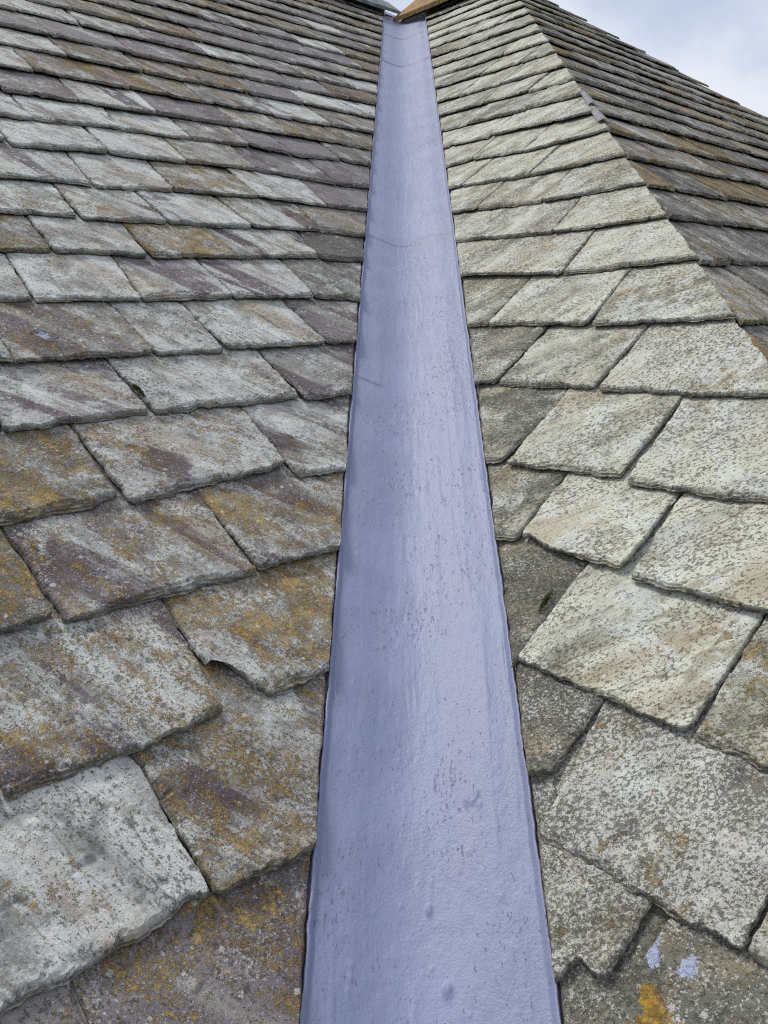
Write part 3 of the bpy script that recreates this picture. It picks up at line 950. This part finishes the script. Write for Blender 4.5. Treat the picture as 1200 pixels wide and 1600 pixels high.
def hip_pt(side, d, v, n):
    """a point d metres from the hip line along the course, on either slope"""
    return plane_pt(side, XH / S2 - v * CA - d, v, n) if side == 'R' else plane_pt(side, v * CA + d, v, n)


# folded lead soakers that show where the hip slates stop short
for v0, v1, dR, dE in ((2.80, 2.93, 0.022, 0.022), (2.945, 3.085, 0.016, 0.022)):
    import bmesh
    pr = [hip_pt('R', dR, v0, 0.004), hip_pt('R', dR, v1, -0.004), hip_pt('R', 0, v1, 0.001), hip_pt('R', 0, v0, 0.009), hip_pt('E', dE, v0, 0.004), hip_pt('E', dE, v1, -0.004)]
    me = bpy.data.meshes.new('lead_soaker')
    bm = bmesh.new()
    vs = [bm.verts.new(q) for q in pr]
    bm.faces.new((vs[0], vs[3], vs[2], vs[1]))
    bm.faces.new((vs[3], vs[4], vs[5], vs[2]))
    r_ = bmesh.ops.solidify(bm, geom=bm.faces[:], thickness=0.0025)
    bm.to_mesh(me)
    bm.free()
    link_mesh('lead_soaker', me, M_LEAD, right_roof)

def ridge_tile(start, axis, length, leg, thick, back_axis, material, parent, seed):
    """an angular ridge tile: two legs folded down over the ridge, with a rounded crown"""
    prof = []
    fr = -back_axis                                   # horizontal direction of the front leg
    ang = ALPHA
    n = 9
    outer, inner = [], []
    for i in range(n):
        a = -1 + 2 * i / (n - 1)
        # fold with a small radius at the crown
        d = a * leg
        y = math.cos(ang) * (math.sqrt(d * d + 0.018 ** 2) - 0.018) * math.copysign(1, d)
        z = -math.sin(ang) * (math.sqrt(d * d + 0.018 ** 2) - 0.018)
        outer.append((y, z + thick))
        inner.append((y * (1 - 0.02), z))
    loop = outer + inner[::-1]
    ns = max(3, int(length / 0.035))
    vs, k = [], len(loop)
    for j in range(ns):
        t = length * j / (ns - 1)
        for (y, z) in loop:
            w_ = 0.004 * (fbm(np.array(t * 14 + seed), np.array(y * 20.0 + z * 9), seed, 3) - 0.5)
            vs.append(Vector(start) + Vector(axis) * (t + float(w_) * (1 if j in (0, ns - 1) else 0)) + Vector(fr) * (-y) + Vector((0, 0, z + float(w_))))
    fs = []
    for j in range(ns - 1):
        for i in range(k):
            i2 = (i + 1) % k
            fs.append((j * k + i, j * k + i2, (j + 1) * k + i2, (j + 1) * k + i))
    fs.append(tuple(range(k)))
    fs.append(tuple(range((ns - 1) * k + k - 1, (ns - 1) * k - 1, -1)))
    me = bpy.data.meshes.new('ridge_tile')
    me.from_pydata([tuple(q) for q in vs], [], fs)
    return link_mesh('ridge_tile', me, material, parent)


zr = T * H_RIDGE
apex_R = plane_pt('R', -H_RIDGE, V_RIDGE)             # where the valley meets both ridges
axR = Vector((S2, -S2, 0))
pos = apex_R + axR * 0.10 + Vector((0, 0, 0.045))
for i, ln in enumerate((0.40, 0.42)):
    ridge_tile(pos, axR, ln, 0.27, 0.024, Vector((S2, S2, 0)), M_CLAY, right_roof, 3 + i)
    pos = pos + axR * (ln + 0.006)
axL = Vector((-S2, -S2, 0))
pos = apex_R + axL * 0.15 + Vector((0, 0, 0.035))
for i in range(4):
    ridge_tile(pos, axL, 0.45, 0.165, 0.018, Vector((-S2, S2, 0)), M_BLUE, left_roof, 9 + i)
    pos = pos + axL * 0.456
# mortar bedding under the end of the clay ridge
m0 = [plane_pt('R', -H_RIDGE + 0.15, V_RIDGE - 0.215, -0.01), plane_pt('R', -H_RIDGE + 0.36, V_RIDGE - 0.215, -0.01), plane_pt('R', -H_RIDGE + 0.36, V_RIDGE - 0.03, 0.0), plane_pt('R', -H_RIDGE + 0.12, V_RIDGE - 0.03, 0.0)]
strip('mortar_bed', *[q + NRM['R'] * 0.034 for q in m0], 0.040, M_MORTAR, right_roof)


# ------------------------------------------------------------------ the painted valley
def valley_profile(x):
    return 0.515 * np.sqrt((x + 0.03) ** 2 + 0.045 ** 2) - 0.0215 - 0.108 * x - 0.004 * sstep(np.abs(x), 0.080, 0.125)


xs = np.concatenate([[-0.20, -0.16, -0.14], np.arange(-0.137, -0.1185, 0.0009), np.arange(-0.118, -0.1, 0.0022), np.arange(-0.1, 0.1001, 0.0022), np.arange(0.1022, 0.1181, 0.0022), np.arange(0.1190, 0.1375, 0.0009), [0.14, 0.16, 0.20]])
xs = np.unique(np.round(xs, 5))
ys_ = [-0.55]
while ys_[-1] < 5.86:
    y = ys_[-1]
    ys_.append(y + (0.03 if y < 0.45 else min(0.007, max(0.0022, 0.0022 * (y + 0.3) ** 1.3))))
ys = np.array(ys_)
X, Y = np.meshgrid(xs, ys)
Zv = valley_profile(X)
plane_edge = T * S2 * np.abs(X)
# the coat laps a little way up the cut ends of the slates, then stops at a ragged line
wob = 0.0030 * (fbm(X * 0 + 3 * np.sign(X), Y * 38, 7, 4) - 0.5) + 0.0016 * (fbm(X * 0 + 5 * np.sign(X), Y * 170, 8, 2) - 0.5)
AX = np.abs(X) + wob
up = sstep(AX, 0.1245, 0.1310)
Zv = Zv * (1 - up) + (plane_edge - 0.0120 / CA) * up
Zv = Zv - 0.013 * sstep(AX, 0.1322, 0.1370) - 0.030 * sstep(AX, 0.138, 0.146)
Z = T * S2 * Y + Zv
H = 0.0022 * (fbm(X * 9, Y * 2.2, 1, 3) - 0.5) + 0.0012 * (fbm(X * 45, Y * 7, 2, 3) - 0.5) + 0.0005 * (fbm(X * 150, Y * 26, 3, 2) - 0.5)
H = H + 0.0011 * (fbm(X * 90, Y * 70, 4, 3) - 0.5)
# drips and ridges left by the brush in the near part
br = fbm(X * 95 + 1.6 * fbm(X * 12, Y * 6, 9, 2), Y * 5, 5, 3)
H = H + 0.0006 * sstep(br, 0.55, 0.70) * sstep(fbm(X * 10, Y * 5, 6, 3), 0.42, 0.6)
# laps of the sheet under the paint
LINE = np.zeros_like(X)
for y0, amp, xa, xb in ((4.60, 0.0050, -0.14, 0.14), (5.22, 0.0040, -0.14, 0.14), (2.52, 0.0022, -0.14, 0.14), (1.80, 0.0026, -0.15, -0.06)):
    yy = y0 + 0.010 * (fbm(X * 20, X * 0, int(y0 * 9), 3) - 0.5)
    span = sstep(X, xa, xa + 0.01) * (1 - sstep(X, xb - 0.02, xb))
    LINE = np.maximum(LINE, span * np.exp(-((Y - yy + 0.008) / (0.0030 * max(0.8, y0 * 0.95))) ** 2))
    H = H + amp * span * (np.exp(-((Y - yy) / 0.010) ** 2) - 0.3 * np.exp(-((Y - yy + 0.016) / 0.010) ** 2))
# lumps, hairs and pits caught in the coat
RV = np.random.RandomState(8)
lumps = [(0.021, 0.712, 0.0045, 0.0070), (0.003, 0.79, 0.0032, 0.0050), (0.055, 0.90, 0.0028, 0.0045), (0.063, 0.898, 0.0025, 0.0040), (0.068, 0.905, 0.0025, 0.004), (0.022, 0.605, 0.0028, 0.004)]
for i in range(420):
    y = 0.55 + 2.4 * RV.rand() ** 1.7
    lumps.append((RV.uniform(-0.12, 0.12), y, RV.uniform(0.0010, 0.0010 + 0.0022 * RV.rand() ** 2), RV.uniform(0.0007, 0.0026) * RV.choice((1, 1, -0.8))))
for lx, ly, lr, lh in lumps:
    i0, i1 = np.searchsorted(ys, ly - 4 * lr - 0.01), np.searchsorted(ys, ly + 4 * lr + 0.01)
    sl_ = slice(max(0, i0), i1)
    st = RV.uniform(0.45, 1.0)
    H[sl_] += lh * np.exp(-(((X[sl_] - lx) / lr) ** 2 + ((Y[sl_] - ly) * st / lr) ** 2))
Z = Z + H * (1 - up)
nr, nc = X.shape
idx = np.arange(nr * nc).reshape(nr, nc)
F = np.stack([idx[:-1, :-1], idx[:-1, 1:], idx[1:, 1:], idx[1:, :-1]], -1).reshape(-1, 4)
edge = 0.8 * sstep(AX, 0.1275, 0.1335)
valley = link_mesh('valley_gutter', mesh_from('valley_gutter', np.stack([X, Y, Z], -1).reshape(-1, 3), F, edge.ravel()), M_PAINT)
la = valley.data.attributes.new('line', 'FLOAT', 'POINT')
la.data.foreach_set('value', LINE.astype(np.float32).ravel())
valley['label'] = 'long open roof valley coated in lilac-blue paint, running up between the two slate slopes'
valley['category'] = 'roof valley'


# ------------------------------------------------------------------ moss in two joints
def moss(side, u, v, ln, wd, ang, label, seed):
    r = np.random.RandomState(seed)
    vs, fs = [], []
    for i in range(420):
        a, b_ = r.normal(0, 0.42), r.normal(0, 0.42)
        rad = math.hypot(a, b_)
        if rad > 1:
            continue
        cx, cy = a * ln, b_ * wd
        cx, cy = cx * math.cos(ang) - cy * math.sin(ang), cx * math.sin(ang) + cy * math.cos(ang)
        cz = -0.004 + 0.007 * (1 - rad * rad) * r.uniform(0.4, 1)
        for q in range(3):
            th = r.uniform(0, 6.28)
            dx, dy, l = math.cos(th), math.sin(th), r.uniform(0.0016, 0.0032)
            n0 = len(vs)
            vs += [(cx - dy * 0.0005, cy + dx * 0.0005, cz), (cx + dy * 0.0005, cy - dx * 0.0005, cz), (cx + dx * l, cy + dy * l, cz + l * 0.8)]
            fs.append((n0, n0 + 1, n0 + 2))
    ax, av, an = AXU[side], AXV[side], NRM[side]
    org = plane_pt(side, u, v, 0.0)
    mat = Matrix(((ax.x, av.x, an.x, org.x), (ax.y, av.y, an.y, org.y), (ax.z, av.z, an.z, org.z), (0, 0, 0, 1)))
    o = link_mesh('moss_clump', mesh_from('moss_clump', vs, fs, smooth=False), M_MOSS, None, mat)
    o['label'], o['category'] = label, 'moss'


moss('L', 0.6485, 1.662, 0.020, 0.0055, 1.75, 'small dark green moss clump in a slate joint left of the blue valley', 1)
moss('R', -0.660, 1.145, 0.026, 0.0045, 1.60, 'small yellow-green moss clump in a slate joint right of the blue valley', 2)

print('slates', N_SLATE, 'tris about', sum(len(o.data.polygons) for o in COL.objects if o.type == 'MESH') * 2)
